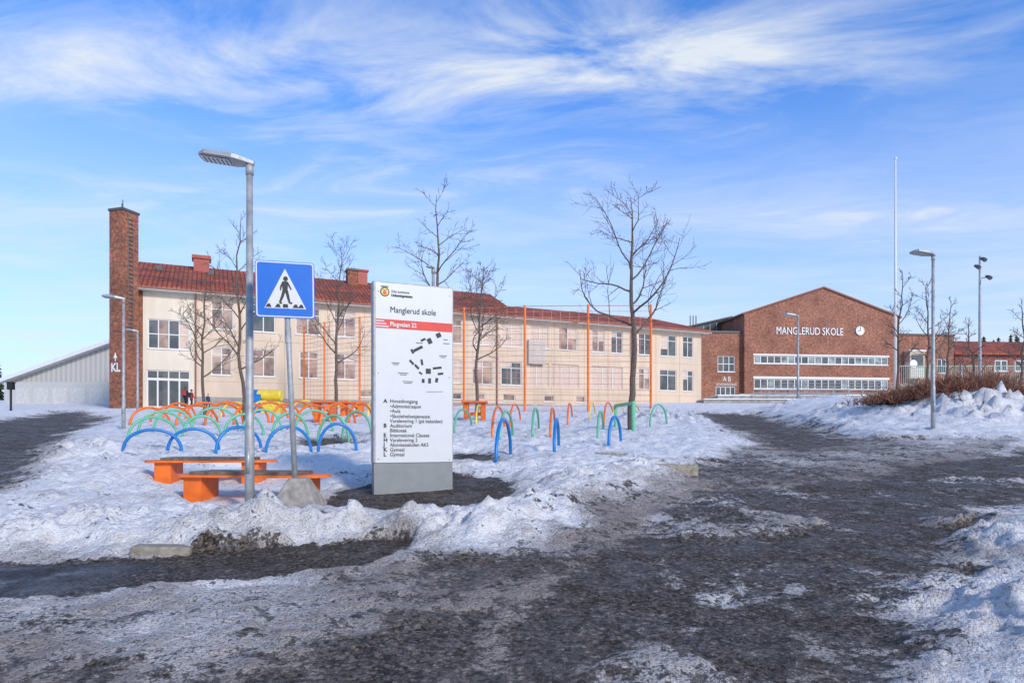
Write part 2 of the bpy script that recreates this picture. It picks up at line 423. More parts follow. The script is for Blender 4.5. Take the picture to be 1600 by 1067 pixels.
# ------------------------------------------------------------------ long school building
rng=random.Random(7)
A1=math.atan2(1,2.249)
sb=empty('school_building',(-24.9,46,0),A1)
def fs(px):
    u=(px-800)/F; return (u*46+24.9)/(2.249-u)*2.461
EZ=11.64
ups=[(330,365),(393,430),(462,500),(522,556),(585,618),(640,668),(688,722),(738,770),(783,815),(828,858),(873,902),(925,945),(955,973),(998,1018),(1032,1057),(1067,1083)]
ops=[];wins=[]
for a,b_ in ups:
    x0,x1=fs(a),fs(b_); ops.append((x0,x1,9.25,11.2)); wins.append((x0,x1,9.25,11.2,'u'))
lows=[(330,362),(393,430),(468,497),(522,556),(585,618),(640,668),(688,722),(738,770),(783,815),(828,858),(862,905),(925,973),(998,1016),(1031,1057),(1067,1083)]
for a,b_ in lows:
    x0,x1=fs(a),fs(b_); ops.append((x0,x1,6.05,8.0)); wins.append((x0,x1,6.05,8.0,'b' if a in(828,862,925) else 'u'))
bas=[(560,585),(700,722),(742,758),(786,805),(850,866),(900,915)]
for a,b_ in bas:
    x0,x1=fs(a),fs(b_); ops.append((x0,x1,4.75,5.3)); wins.append((x0,x1,4.75,5.3,'s'))
SX=fs(303)
w1=MB(); wall(w1,SX,47.,4.5,EZ,ops)
w1.poly([(47,0,4.5),(47,12,4.5),(47,12,EZ),(47,0,EZ)]); w1.poly([(0,12,3),(0,12,EZ),(47,12,EZ),(47,12,3)])
w1.obj('facade_wall','cream',sb)
st=MB(); so=[(fs(231),fs(296),7.7,9.7),(fs(229),fs(297),3.7,6.25)]
wall(st,.02,SX,3.2,EZ,so,y=-.02); st.obj('stair_bay_wall','creamstair',sb)
pl=MB(); pl.box(SX,47.05,-.05,.2,3.,4.5); pl.obj('plinth','plinth',sb)
en=MB(); en.poly([(-.001,0,2.8),(-.001,12,2.8),(-.001,12,EZ),(-.001,6,14.6),(-.001,0,EZ)]); en.box(-.35,0,-.1,.5,2.8,EZ); en.obj('end_wall','brickdk',sb)
fr=MB();gl=MB()
for i,(x0,x1,z0,z1,k) in enumerate(wins):
    gm=rng.choice([0,0,0,1,2,2])
    if x0>34: gm=rng.choice([1,1,0])
    if k=='b':
        gl.poly([(x0,.1,z0),(x1,.1,z0),(x1,.1,z1),(x0,.1,z1)],2)
        n=3
        for j in range(n+1):
            c=x0+(x1-x0)*j/n; fr.box(max(x0,c-.04),min(x1,c+.04),.05,.12,z0,z1)
        continue
    window(fr,gl,x0,x1,z0,z1,2 if k!='s' else 1,1,0,gm=gm)
    if k=='u':
        fr.box(x0+.07,x1-.07,.07,.13,z1-.55,z1-.49)
        if rng.random()<.6:
            hb=rng.uniform(.3,1.3); xa_=x0+.07 if rng.random()<.5 else (x0+x1)/2+.04; xb_=xa_+(x1-x0)/2-.11
            gl.poly([(xa_,.116,z1-.07-hb),(xb_,.116,z1-.07-hb),(xb_,.116,z1-.07),(xa_,.116,z1-.07)],2)
x0,x1,z0,z1=so[0]; window(fr,gl,x0,x1,z0,z1,4,2,-.02,gms=[1,0,1,2])
x0,x1,z0,z1=so[1]; window(fr,gl,x0,x1,z0+1.95,z1,4,1,-.02,gm=1,sill=False); window(fr,gl,x0,x1,z0,z0+1.95,4,1,-.02,w=.1,gm=1,sill=False)
fr.obj('window_frames','frame',sb); gl.obj('window_glass',['glass','glassdk','curtain'],sb)
vp=MB(); a,b_=fs(824),fs(850); vp.box(a,b_,-.30,-.002,7.9,9.9); 
for k in range(9): vp.box(a+.08,b_-.08,-.325,-.301,8.0+k*.21,8.06+k*.21)
vp.obj('ventilation_unit',simple('vent_grey',(.50,.44,.39),.6),sb)
jt=MB()
for a in (318,378,445,512,570,628,678,730,776,822,866,913,950,986,1025,1062):
    x=fs(a); jt.box(x-.015,x+.015,-.012,.0,4.5,EZ)
for z in (5.6,8.6): 
    jt.box(SX,47,-.010,.0,z-.012,z+.012)
jt.obj('panel_joints',simple('joint',(.44,.34,.26),.9),sb)
dp=MB()
for a in (306,776,986): dp.tube([(fs(a),-.12,4.),(fs(a),-.12,11.3),(fs(a),-.5,11.55)],.05,6)
dp.tube([(-.8,-.72,11.66),(47.6,-.72,11.66)],.08,8)
dp.obj('gutter_and_downpipes',simple('gutter_metal',(.25,.12,.09),.5),sb)
xm=27.7
rf=MB()
def slope(x0,x1,yr,zr,yb):
    t=.16
    rf.prismx([(-.75,EZ-.02),(yr,zr-.02),(2*yr+.75,EZ-.02),(2*yr+.75,EZ+t),(yr,zr+t),(-.75,EZ+t)][::-1],x0,x1)
slope(-.7,xm,6.,14.7,12)
yr,zr=4.6,13.45;xe=47.7;xh=44.5;t=.16
rf.add([(xm,-.75,EZ+t),(xe,-.75,EZ+t),(xh,yr,zr+t),(xm,yr,zr+t),(xe,2*yr+.75,EZ+t),(xm,2*yr+.75,EZ+t),(xm,-.75,EZ-.02),(xe,-.75,EZ-.02),(xe,2*yr+.75,EZ-.02)],
 [(0,1,2,3),(3,2,4,5),(1,4,2),(6,7,1,0),(7,8,4,1)])
rf.obj('tiled_roof','tile',sb)
so_=MB(); so_.box(-.7,47.65,-.73,-.0,EZ-.09,EZ-.025); so_.obj('soffit','frame',sb)
ra=MB()
x=fs(284)+1.2; ra.box(x-.55,x+.55,4.6,5.8,13.6,15.2,0); ra.box(x-.67,x+.67,4.5,5.9,15.2,15.45,1)
x=fs(560)+1.; ra.box(x-.9,x-.1,4.8,5.8,13.8,15.5,2); ra.box(x+.0,x+.8,5.2,6.2,14.,15.6,0); ra.box(x-1.,x,4.7,5.9,15.5,15.65,3); ra.box(x-.1,x+.9,5.1,6.3,15.6,15.75,1)
for px in (243,330,480,600,690): 
    x=fs(px); ra.box(x-.2,x+.2,3.9,4.2,13.3,14.25,3)
ra.obj('roof_chimneys',['redmetal','redmetal','brickdk','dkgrey'],sb)
sg=MB()
for yy in (.8,3.0):
    zz=EZ+.16+(yy+.75)*(14.7-EZ)/6.75
    sg.tube([(-.3,yy,zz+.2),(xm,yy,zz+.2)],.03,5)
    for k in range(28): sg.tube([(k,yy,zz),(k,yy,zz+.2)],.02,4)
sg.obj('snow_guards','dkgrey',sb)

# brick chimney stack
cs=empty('brick_chimney_stack',(-25.1,44.,0),0)
cs.rotation_euler=(0,0,-math.atan2(.3,.954))
c=MB(); c.box(-1.1,0,0,1.25,3.1,16.35); c.box(-1.16,.06,-.06,1.31,16.35,16.5,1)
for i in range(30): c.box(-.0,.05,.42,.80,8.+i*.27,8.05+i*.27,2)
c.tube([(.05,.42,7.8),(.05,.42,16.3)],.02,4,2); c.tube([(.05,.80,7.8),(.05,.80,16.3)],.02,4,2)
c.tube([(-.3,.3,16.5),(-.3,.3,17.1)],.03,5,2); c.tube([(-.7,.6,16.5),(-.7,.6,17.0)],.03,5,2)
c.obj('stack',['brickdk','dkgrey','dkgrey'],cs)
text('letters_KL','KL',.80,'white',cs,(-.95,-.015,ZA(580,44)),width=.75,bold=.02)
ar=MB(); ar.box(-.62,-.56,-.02,-.004,ZA(572,44)+.35,ZA(553,44)+.1); ar.poly([(-.75,-.012,ZA(560,44)+.05),(-.43,-.012,ZA(560,44)+.05),(-.59,-.012,ZA(551,44)+.05)])
ar.obj('arrow','white',cs)

# ------------------------------------------------------------------ sports hall (left)
sh=empty('sports_hall',(0,62,0),0)
xl,xr=XA(15,62),XA(190,62); zl,zr_=ZA(596,62),ZA(534,62); x2=xr+(xr-xl)*.62; z2=zr_-(zr_-zl)*.62
h=MB(); h.prism([(xl,2.5),(x2,2.5),(x2,z2),(xr,zr_),(xl,zl)],0,26); h.obj('hall_walls','corr',sh)
h=MB(); d=.35
h.prism([(xl-.6,zl-.22),(xr,zr_+.02),(xr,zr_+.02+d),(xl-.6,zl-.22+d)],-.8,26.5); h.prism([(xr,zr_+.02),(x2+.3,z2-.1),(x2+.3,z2-.1+d),(xr,zr_+.02+d)],-.8,26.5)
h.obj('hall_roof','roofgrey',sh)
h=MB(); h.box(XA(22,62),XA(166,62)+2.2,-1.2,-.01,2.5,ZA(597,61)); 
for k in range(5):
    xx=XA(40+k*28,62); h.box(xx,xx+1.3,-1.24,-1.2,2.6,6.1,1)
h.obj('hall_annex',['hallwall',simple('panel_grey',(.50,.50,.48),.6)],sh)

# ------------------------------------------------------------------ main brick building (assembly hall)
A2=math.atan2(.12,.993)
mbd=empty('brick_school_hall',(25.2,74,0),A2)
def ms(px):
    u=(px-800)/F; return (u*74-25.2)/(.993-.12*u)
def mz(py,s): return ZA(py,74+.12*s)
wl=MB(); s1=ms(1178);s2=ms(1388)
o1=[(s1,s2,9.75,10.62),(s1,s2,7.0,8.1)]
wall(wl,0,18.1,4.5,14.9,o1,depth=.2)
wl.poly([(0,0,14.9),(18.1,0,14.9),(18.1,0,15.1),(9.1,0,18.1),(0,0,15.1)])
wl.poly([(0,0,4.5),(0,0,15.1),(0,22,15.1),(0,22,4.5)]);wl.poly([(18.1,0,4.5),(18.1,22,4.5),(18.1,22,15.1),(18.1,0,15.1)])
wl.obj('gable_wall','brick',mbd)
rf=MB()
rf.prism([(-.25,15.0),(9.1,18.12),(9.1,18.30),(-.25,15.2)],-.15,22.3); rf.prism([(9.1,18.12),(18.35,15.0),(18.35,15.2),(9.1,18.30)],-.15,22.3)
rf.obj('gable_roof',simple('dark_red_metal',(.20,.06,.04),.6),mbd)
fr=MB();gl=MB()
window(fr,gl,s1,s2,9.75,10.62,20,1,0,w=.09,gms=[rng.choice([0,0,0,1]) for _ in range(20)]); window(fr,gl,s1,s2,7.0,8.1,20,1,0,w=.09,gms=[rng.choice([0,1,1,1]) for _ in range(20)])
fr.box(s1-.1,s2+.1,-.05,.05,8.12,8.35); fr.box(s1-.1,s2+.1,-.05,.05,10.64,10.8)
cn=MB(); a0=-7.5
wo=[(ms(1125),ms(1152),mz(580,-2),mz(555,-2)),(ms(1122),ms(1153),5.4,7.25)]
wall(cn,a0,-.01,4.5,13.1,wo,y=.6,depth=.2); 
wo2=[(ms(1470),ms(1484),9.,10.6)]
wall(cn,18.11,25.2,4.5,13.2,wo2,y=.5,depth=.2); cn.poly([(25.2,.5,4.5),(25.2,12,4.5),(25.2,12,13.2),(25.2,.5,13.2)])
cn.obj('side_wing_walls','brick',mbd)
cp=MB(); cp.box(a0,-.005,.5,8,13.1,13.3); cp.box(18.12,25.3,.4,12,13.2,13.4); cp.obj('parapets','dkgrey',mbd)
window(fr,gl,*wo[0],3,2,.6,gm=1); window(fr,gl,*wo[1],4,1,.6,w=.08,gm=1,sill=False); window(fr,gl,*wo2[0],2,2,.5,gm=1)
fr.obj('window_frames','white',mbd); gl.obj('window_glass',['glassgreen','glassdk','curtain'],mbd)
bay=MB(); b0,b1=ms(1418),ms(1441)
bay.box(b0,b1,-.4,.5,8.3,11.3,0); bay.box(b0+.2,b1-.2,-.45,-.4,9.6,10.9,1); bay.box(b0-.1,b1+.1,-.5,.49,11.3,11.45,2)
for k in range(6): bay.box(b0+.1,b1-.1,-.43,-.4,8.5+k*.17,8.56+k*.17,2)
bay.tube([(ms(1423),.42,9.9),(ms(1423),-.48,9.9)],.45,16,2)
bay.obj('bay_window',[simple('bay_beige',(.52,.44,.34),.8),'glassdk','white'],mbd)
cl=MB(); cl.prism([(-6.5,13.3),(1.,13.3),(1.,15.7),(-6.5,13.9)],6.,9.,0); cl.prism([(-6.9,13.85),(1.2,15.75),(1.2,15.9),(-6.9,14.0)],5.5,9.5,1)
for k in range(9): cl.box(-6.2+k*.8,-6.14+k*.8,5.95,6.,13.3,13.8+k*.19,2)
for k in range(3): cl.tube([(-3.5+k*.35,6.6,14.5),(-3.5+k*.35,6.6,16.)],.08,6,2)
cl.obj('clerestory',['glassdk','dkgrey','galv'],mbd)
text('name_letters','MANGLERUD SKOLE',1.15,'white',mbd,(ms(1212),-.06,mz(523,7)),width=ms(1316)-ms(1212),ext=.03,bold=.0)
text('door_letters','A B',.75,'white',mbd,(ms(1133),.57,mz(595,-2)),width=.9,ext=.01)
text('entrance_letters','HOVEDINNGANG',.42,'white',mbd,(ms(1122),.57,mz(602,-2)),width=ms(1154)-ms(1122),ext=.01)
ck=MB(); cxx,cz=ms(1343),mz(517,13.5)
ck.tube([(cxx,-.02,cz),(cxx,-.14,cz)],.5,28,0); ck.box(cxx-.03,cxx+.03,-.17,-.15,cz,cz+.38,1); ck.box(cxx-.28,cxx,-.17,-.15,cz-.03,cz+.03,1)
for k in range(12):
    a=k*math.pi/6; ck.box(cxx+.42*math.sin(a)-.02,cxx+.42*math.sin(a)+.02,-.16,-.141,cz+.42*math.cos(a)-.03,cz+.42*math.cos(a)+.03,1)
ck.obj('clock_face',['white','black'],mbd)

# right-hand red-roofed building
rb=empty('red_roof_building',(XA(1492,84),84,0),R(4))
b_=MB(); wo=[(5.2+k*2.6,6.9+k*2.6,9.9,11.3) for k in range(7)]; wall(b_,0,30,4.5,ZA(552,84),wo); b_.poly([(0,0,4.5),(0,0,12),(0,10,12),(0,10,4.5)]); b_.obj('walls',brick('brick_brown',(.32,.085,.055),(.22,.065,.045),(.2,.12,.1)),rb)
b_=MB(); b_.prismx([(-.5,11.9),(5,14.1),(10.5,11.9),(10.5,12.1),(5,14.3),(-.5,12.1)][::-1],-.4,30.5); b_.obj('tiled_roof','tile',rb)
fr=MB();gl=MB()
for o in wo: window(fr,gl,*o,2,1,0,w=.12,gm=0)
fr.obj('window_frames','white',rb); gl.obj('window_glass',['glassdk'],rb)

# ------------------------------------------------------------------ terraces, ramp and railings
tr=empty('entrance_terrace',(0,0,0))
t_=MB()
t_.box(17.,31.,60.5,63,3.5,5.05,0); t_.box(19.,38.,63.,66,3.5,5.55,0); t_.box(22.,48.,66.,72.4,3.5,5.95,0)
t_.box(17.0,31.,60.4,62.9,5.052,5.14,1); t_.box(19.,38.,63.02,65.9,5.552,5.65,1)
t_.obj('terrace_steps',['terrace','snowtop'],tr)
t_=MB()
for (xa,xb,y,z0) in ((22.2,31,62.8,5.1),(24,38,65.8,5.6),(26,45,66.4,5.95)):
    n=int((xb-xa)/1.3)
    for k in range(n+1):
        x=xa+(xb-xa)*k/n; t_.tube([(x,y,z0),(x,y,z0+1.)],.03,5)
    for zz in (.35,.68,1.): t_.tube([(xa,y,z0+zz),(xb,y,z0+zz)],.03,5)
t_.obj('handrails','galv',tr)
rw=empty('retaining_wall_with_railing',(0,0,0))
t_=MB(); xa,xb=XA(1402,50),XA(1700,50); t_.box(xa,xb,50,50.4,3,5.45); t_.obj('retaining_wall','terrace',rw)
t_=MB(); x=xa
while x<xb:
    t_.box(x-.012,x+.012,50.18,50.21,5.5,6.9); x+=.14
t_.box(xa,xb,50.16,50.23,6.9,6.96); t_.box(xa,xb,50.16,50.23,5.5,5.56)
x=xa
while x<xb: t_.box(x-.04,x+.04,50.1,50.16,5.45,7.0); x+=2.4
t_.obj('bar_railing','railgreen',rw)

# ------------------------------------------------------------------ orange court fence
fe=empty('ball_court_fence')
posts=[(475,46,510),(507,43.5,503),(562,41.5,495),(640,40.2,487),(725,39,481),(820,38,477),(919,37,476),(1017,36,476)]
pm=MB();wm=MB();prev=None
for px,Y,py in posts:
    x=XA(px,Y); zb=BZ(x,Y)-.2; zt=ZA(py,Y); pm.tube([(x,Y,zb),(x,Y,zt)],.065,8); pm.box(x-.1,x+.1,Y-.1,Y+.1,zb,zb+.35)
    cur=(Vector((x,Y,zb+.35)),Vector((x,Y,zt-.05)))
    if prev:
        L=(cur[0]-prev[0]).length; n=int(L/.5)
        for k in range(1,n): wm.tube([prev[0].lerp(cur[0],k/n),prev[1].lerp(cur[1],k/n)],.008,3,cap=False)
        for k in range(0,20): wm.tube([prev[0].lerp(prev[1],k/19),cur[0].lerp(cur[1],k/19)],.014 if k%19 else .022,3,cap=False)
    prev=cur
pm.obj('posts','orange',fe); wm.obj('mesh_wires','wire',fe)

# ------------------------------------------------------------------ hoops
def hoop(x1,y1,x2,y2,yt,col,r=.03):
    a=Vector((*ground_pt(x1,y1),0)); b=Vector((*ground_pt(x2,y2),0)); mid=(a+b)/2
    az=GZ(a.x,a.y)-.05; bz=GZ(b.x,b.y)-.05
    zt=ZA(yt,mid.y); e=empty('climbing_hoop',(mid.x,mid.y,0)); m=MB(); pts=[]
    for k in range(25):
        t=math.pi*k/24; c_=-math.cos(t); s_=math.sin(t)**.85
        f=(c_+1)/2; p=a.lerp(b,f)-mid; zb=az+(bz-az)*f
        pts.append((p.x,p.y,zb+(zt-zb)*s_))
    m.tube(pts,r,10); m.obj('hoop_tube',col,e,smooth=True)
blue=[(192,722,284,718,671),(262,718,342,715,670),(337,720,408,714,667),(415,718,486,714,666),(497,716,557,714,662)]
for h_ in blue: hoop(*h_,'blue',.031)
green=[(199,696,278,692,652),(215,688,290,685,643),(285,692,345,690,650),(350,692,412,689,647),(425,692,482,690,645),(497,692,545,692,649),(535,687,580,688,643),(300,680,372,678,637),(240,682,300,680,640),(380,682,440,680,640),(460,684,520,682,641)]
for h_ in green: hoop(*h_,'green',.034)
orange=[(203,670,265,667,637),(235,667,300,665,635),(275,671,340,667,633),(320,671,380,667,630),(365,671,420,667,631),(425,667,470,665,631),(462,671,520,665,633),(500,671,555,667,631),(545,667,582,663,630),(255,658,305,655,630),(330,658,385,655,628),(440,658,490,655,627),(520,658,560,655,627),(290,660,350,657,629),(395,662,450,659,629)]
for h_ in orange: hoop(*h_,'orange',.045)
yel=[(392,654,430,652,627),(455,652,500,650,626),(525,652,560,650,627),(345,656,395,653,629),(575,655,582,650,629)]
for h_ in yel: hoop(*h_,'yellow',.045)
right=[(710,686,737,674,640,'green'),(775,730,798,714,655,'blue'),(769,692,788,674,636,'orange'),(781,698,801,686,643,'green'),(797,674,813,662,632,'orange'),(832,692,842,678,638,'green'),
 (860,692,867,678,638,'orange'),(866,718,873,706,655,'blue'),(887,670,894,657,631,'orange'),(934,692,943,678,643,'green'),(951,706,970,700,651,'blue'),(944,670,958,656,630,'orange'),(958,657,975,652,629,'yellow'),
 (985,670,1000,657,632,'yellow'),(1016,674,1042,670,632,'green'),(921,662,930,654,629,'yellow'),(744,670,752,657,634,'yellow')]
for h_ in right: hoop(*h_,.034)
g1=empty('play_portal'); x0,y0=ground_pt(962,676);x1,y1=ground_pt(990,682); z=ZA(634,y0)
m_=MB(); m_.tube([(x0,y0,GZ(x0,y0)-.1),(x0,y0,z),(x1,y1,z),(x1,y1,GZ(x1,y1)-.1)],.06,8); m_.obj('portal_frame','green',g1)
def table(px0,px1,pyb,pyt,col='orange'):
    x0,y0=ground_pt(px0,pyb); x1=XA(px1,y0); z=ZA(pyt,y0); zb=BZ(x0,y0); c=(x0+x1)/2; w=(x1-x0)
    e=empty('play_table',(c,y0,zb)); m=MB(); H=z-zb
    m.box(-w/2,w/2,-.45,.45,H-.08,H); 
    for s in (-1,1): m.box(s*w*.33-w*.09,s*w*.33+w*.09,-.3,.3,-.1,H-.08)
    m.box(-w*.24,w*.24,-.05,.05,H*.35,H*.5)
    m.obj('table_frame',col,e,bevel=.02)
table(722,762,661,627); table(490,526,664,627); table(531,570,655,628); table(372,392,652,630,'yellow')
e=empty('play_block',(XA(414,36),36,BZ(XA(414,36),36))); m_=MB()
m_.box(-.9,-.1,-.4,.4,0,1.1,0); m_.box(-.1,.9,-.4,.4,0,.7,1); m_.tube([(-.9,0,1.05),(.9,0,1.05)],.30,12,1); m_.tube([(-.95,0,1.05),(-.3,0,1.05)],.31,12,0); m_.obj('blocks',['blue','yellow'],e,bevel=.04)

# ------------------------------------------------------------------ street lamps
def lamp(px,Y,ytop,headpx,r=(.055,.036),dirx=-1,tilt=.1,yaw=.15,base_extra=0.):
    x=XA(px,Y); zb=GZ(x,Y)-.25; zt=ZA(ytop,Y); L=abs(headpx)/F*Y
    e=empty('street_lamp',(x,Y,zb)); H=zt-zb
    m=MB(); m.tube([(0,0,0),(0,0,H*.28),(0,0,H*.285),(0,0,H-.03)],[r[0],r[0],r[0]*.86,r[1]],14,0)
    m.tube([(0,0,H-.12),(0,0,H)],r[1]*1.25,14,0); m.box(-r[0]*.4,r[0]*.4,-r[0]-.006,-r[0]+.01,.7,1.0,1)
    m.obj('pole',['galv','lamphead'],e,smooth=True)
    hd=MB(); n=9; prof=[]
    for i in range(n):
        f=i/(n-1); xx=.05-L*f; w=(.035+.115*min(1,f*3.)) if f<.9 else .115; top=.03+.035*math.sin(min(1,f*1.6)*math.pi*.62)
        if i==n-1: w=.085; top=.02
        prof.append((xx,w*L/.6,top*L/.6,f))
    vs=[];fs_=[]
    for xx,w,top,f in prof: vs+= [(xx,-w,-.015),(xx,-w*.9,top*.6),(xx,0,top),(xx,w*.9,top*.6),(xx,w,-.015),(xx,0,-.022)]
    for i in range(n-1):
        for k in range(6): fs_.append((i*6+k,i*6+(k+1)%6,(i+1)*6+(k+1)%6,(i+1)*6+k))
    fs_.append(tuple(range(6))); fs_.append(tuple(range((n-1)*6+5,(n-1)*6-1,-1)))
    hd.add(vs,fs_,0); hd.box(-L*.88,-L*.36,-.085*L/.6,.085*L/.6,-.034,-.023,1)
    for k in range(6): hd.box(-L*(.40+.08*k)-.01,-L*(.40+.08*k),-.08*L/.6,.08*L/.6,-.038,-.0345,2)
    for k in range(5): hd.box(-L*(.3+.1*k)-.01,-L*(.3+.1*k),-.06*L/.6,.06*L/.6,.04*L/.6,.075*L/.6,0)
    hd.obj('lamp_head',['lamphead','lens','dkgrey'],e,(0,0,H+.02),(0,R(6) if tilt else 0,yaw))
    return e
lamp(390,8.0,258,80)
lamp(1458,18.,400,40); lamp(1247,37.,495,26,r=(.07,.05)); lamp(193,20.9,468,33); lamp(215,37.,518,19,r=(.07,.05)); lamp(677,16.,420,16,yaw=.9)

Y=44; x=XA(1399,Y); fp=empty('flagpole',(x,Y,BZ(x,Y)-.3)); H=ZA(250,Y)-BZ(x,Y)+.3
m_=MB(); m_.tube([(0,0,0),(0,0,H*.5),(0,0,H)],[.09,.075,.045],12); m_.tube([(0,0,H),(0,0,H+.06),(0,0,H+.14),(0,0,H+.18)],[.05,.1,.1,.03],12); m_.tube([(.12,0,1.4),(.07,0,H-.1)],.008,4)
m_.obj('pole_with_knob','frame',fp,smooth=True)
Y=46; x=XA(1531,Y); fm=empty('floodlight_mast',(x,Y,BZ(x,Y)-.3)); H=ZA(400,Y)-BZ(x,Y)+.3
m_=MB(); m_.tube([(0,0,0),(0,0,H)],[.13,.06],10)
for zz,sx in ((H-.3,.0),(H-.8,-.40),(H-1.5,.35)):
    m_.tube([(0,0,zz),(sx,-.25,zz)],.03,5); m_.tube([(sx-.1,-.2,zz+.1),(sx,-.35,zz),(sx+.03,-.5,zz-.12)],[.07,.13,.14],10,1)
m_.obj('mast_and_floodlights',['galv','dkgrey'],fm)
Y=40;x=XA(17,Y); e=empty('black_bollard_light',(x,Y,BZ(x,Y)))
m_=MB(); m_.tube([(0,0,0),(0,0,1.6)],.06,8); m_.box(-.16,.16,-.12,.12,1.35,1.75); m_.box(-.2,.2,-.16,.16,1.75,1.8); m_.obj('post_and_head','black',e)

# ------------------------------------------------------------------ info sign
Ys=9.0; sx=XA(583,Ys); zb=ZA(771,Ys); SW=1.116; SH=2.83
sg=empty('school_information_sign',(sx,Ys,zb),math.atan2(1,2.27))
def SXl(px):
    u=(px-800)/F; t=(u*Ys-sx)/(2.27-u); return t*2.4805
def SZl(px,py):
    u=(px-800)/F; t=(u*Ys-sx)/(2.27-u); return ZA(py,Ys+t)-zb
m_=MB(); m_.box(0,SW,0,.14,.40,SH-.02,0); m_.obj('cabinet','galv',sg,bevel=.012)
m_=MB(); m_.box(.012,SW-.012,.006,.134,-.35,.398,0); m_.obj('base_plinth','grey',sg)
m_=MB(); m_.box(.03,SW-.02,-.006,-.001,.405,SH-.04,0); m_.obj('face_panel','signwhite',sg)
m_=MB(); z0=SZl(600,512.5);z1=SZl(600,498.5); m_.box(.035,SW-.02,-.009,-.0065,z0,z1,0)
for k in range(3): m_.box(.035,.035+.17-.03*k,-.0115,-.0092,z0+.015+k*.035,z0+.03+k*.035,1)
m_.obj('red_band',['red','signwhite'],sg)
def stext(n,body,px0,px1,yb,size,mat='text',bold=0.,width=True):
    x=SXl(px0); text(n,body,size,mat,sg,(x,-.0125,SZl(px0,yb)),width=(SXl(px1)-x) if width else None,ext=.0005,bold=bold)
stext('title','Manglerud skole',609,680,488,.115)
stext('street','Plogveien 22',609,650,509.5,.085,'signwhite',.002)
stext('owner_1','Oslo kommune',611,639,457,.048); stext('owner_2','Utdanningsetaten',611,644,463,.048,bold=.0015)
rows=[('A','Hovedinngang',652,629),('','•Administrasjon',657,637),('','•Aula',625,644.5),('','•Skolehelsetjeneste',671,652.5),('','Varelevering 1 (på baksiden)',691,660),('B','Auditorium',643,667.5),('','Bibliotek',635,675),('E','International Classes',670,682.5),('H','Varelevering 2',652,690),('J','Aktivitetsskolen AKS',669,697.5),('K','Gymsal',631,705),('L','Gymsal',631,712.5)]
for i,(a,b2,pe,yb) in enumerate(rows):
    if a: stext('row_letter',a,599,603,yb,.072,bold=.002,width=False)
    stext('row_text',b2,609,pe,yb,.070)
m_=MB(); cx,cz=SXl(601),SZl(601,456)
m_.tube([(cx,-.0062,cz),(cx,-.0085,cz)],.062,24,0); m_.tube([(cx,-.0087,cz),(cx,-.0105,cz)],.047,24,1); m_.tube([(cx,-.0107,cz-.012),(cx,-.0125,cz-.012)],.026,16,2); m_.box(cx-.03,cx+.03,-.0126,-.0107,cz+.018,cz+.03,3)
m_.box(cx-.05,cx+.05,-.009,-.0063,cz+.062,cz+.078,4)
m_.obj('town_arms',['text','yellow','red','blue','dkgrey'],sg)
m_=MB()
def mapb(px,py,w,h_,ang,m=0):
    cx,cz=SXl(px),SZl(px,py); w*=.0078;h_*=.0078; c_,s_=math.cos(R(ang)),math.sin(R(ang)); q=[]
    for a,b2 in ((-w/2,-h_/2),(w/2,-h_/2),(w/2,h_/2),(-w/2,h_/2)): q.append((cx+a*c_-b2*s_,-.0085-.0002*(len(m_.f)%9),cz+a*s_+b2*c_))
    m_.poly(q,m)
for a in [(653,545,18,5,28),(671,533,8,10,28),(685,524,9,8,25),(644,549,4,8,28),(661,531,9,4,28),(643,566,10,4,-45),(651,573,10,4,-45),(659,566,4,10,10),(669,580,9,9,0),(683,575,16,4,8),(688,584,10,4,8),(661,595,5,7,0),(671,595,5,9,0),(682,594,5,8,-10),(657,583,7,3,-30)]: mapb(*a)
for a in [(618,567,14,1.2,0),(618,569.5,10,1.2,0),(630,583,18,1.2,0),(630,585.5,12,1.2,0),(637,596,18,1.2,0),(637,598.5,14,1.2,0),(697,537,12,1.2,0),(692,556,14,1.2,0),(692,558.5,9,1.2,0),(696,531,8,1.2,0),(655,536,12,1.2,0),(679,612,30,.7,2)]: mapb(*a,1)
for px_,py_ in ((591,455),(591,583),(591,717),(702,463),(702,590),(702,718)): mapb(px_,py_,1.6,1.6,45,1)
m_.obj('site_map',['text','dkgrey'],sg)

# ------------------------------------------------------------------ pedestrian crossing sign
Yc=7.8; cxp=XA(462,Yc); zg=ZA(772,Yc)
cr=empty('pedestrian_crossing_sign',(cxp,Yc,zg))
ztop=ZA(430,Yc)-zg; xt=XA(446,Yc)-cxp
m_=MB(); m_.tube([(0,0,.0),(xt,0,ztop)],.031,12); m_.obj('pole','galv',cr,smooth=True)
m_=MB()
def ring(z,hw,hd): return [(-hw,-hd,z),(hw,-hd,z),(hw,hd,z),(-hw,hd,z)]
vs=ring(-.25,.27,.25)+ring(-.12,.26,.24)+ring(.19,.10,.09)
m_.add(vs,[(8,9,10,11)]+[(i,(i+1)%4,(i+1)%4+4,i+4) for i in range(4)]+[(4+i,4+(i+1)%4,8+(i+1)%4,8+i) for i in range(4)])
m_.obj('concrete_foot','concrete',cr,(.04,0,.0),bevel=.02)
pe=empty('sign_plate',(XA(447.5,Yc)-cxp,-.04,ZA(454,Yc)-zg),0); pe.parent=cr
pe.rotation_euler=(0,R(-.8),R(18)); hs=.32
def rrect(hw,r,n=6):
    p=[]
    for cx,cy,a0 in ((hw-r,-hw+r,-90),(hw-r,hw-r,0),(-hw+r,hw-r,90),(-hw+r,-hw+r,180)):
        for k in range(n+1):
            a=R(a0+90*k/n); p.append((cx+r*math.cos(a),cy+r*math.sin(a)))
    return p
m_=MB(); m_.prism(rrect(hs,.035),-.006,.012,0); m_.prism(rrect(hs-.008,.03),-.0085,-.0062,1); m_.prism(rrect(hs-.022,.025),-.011,-.0087,0)
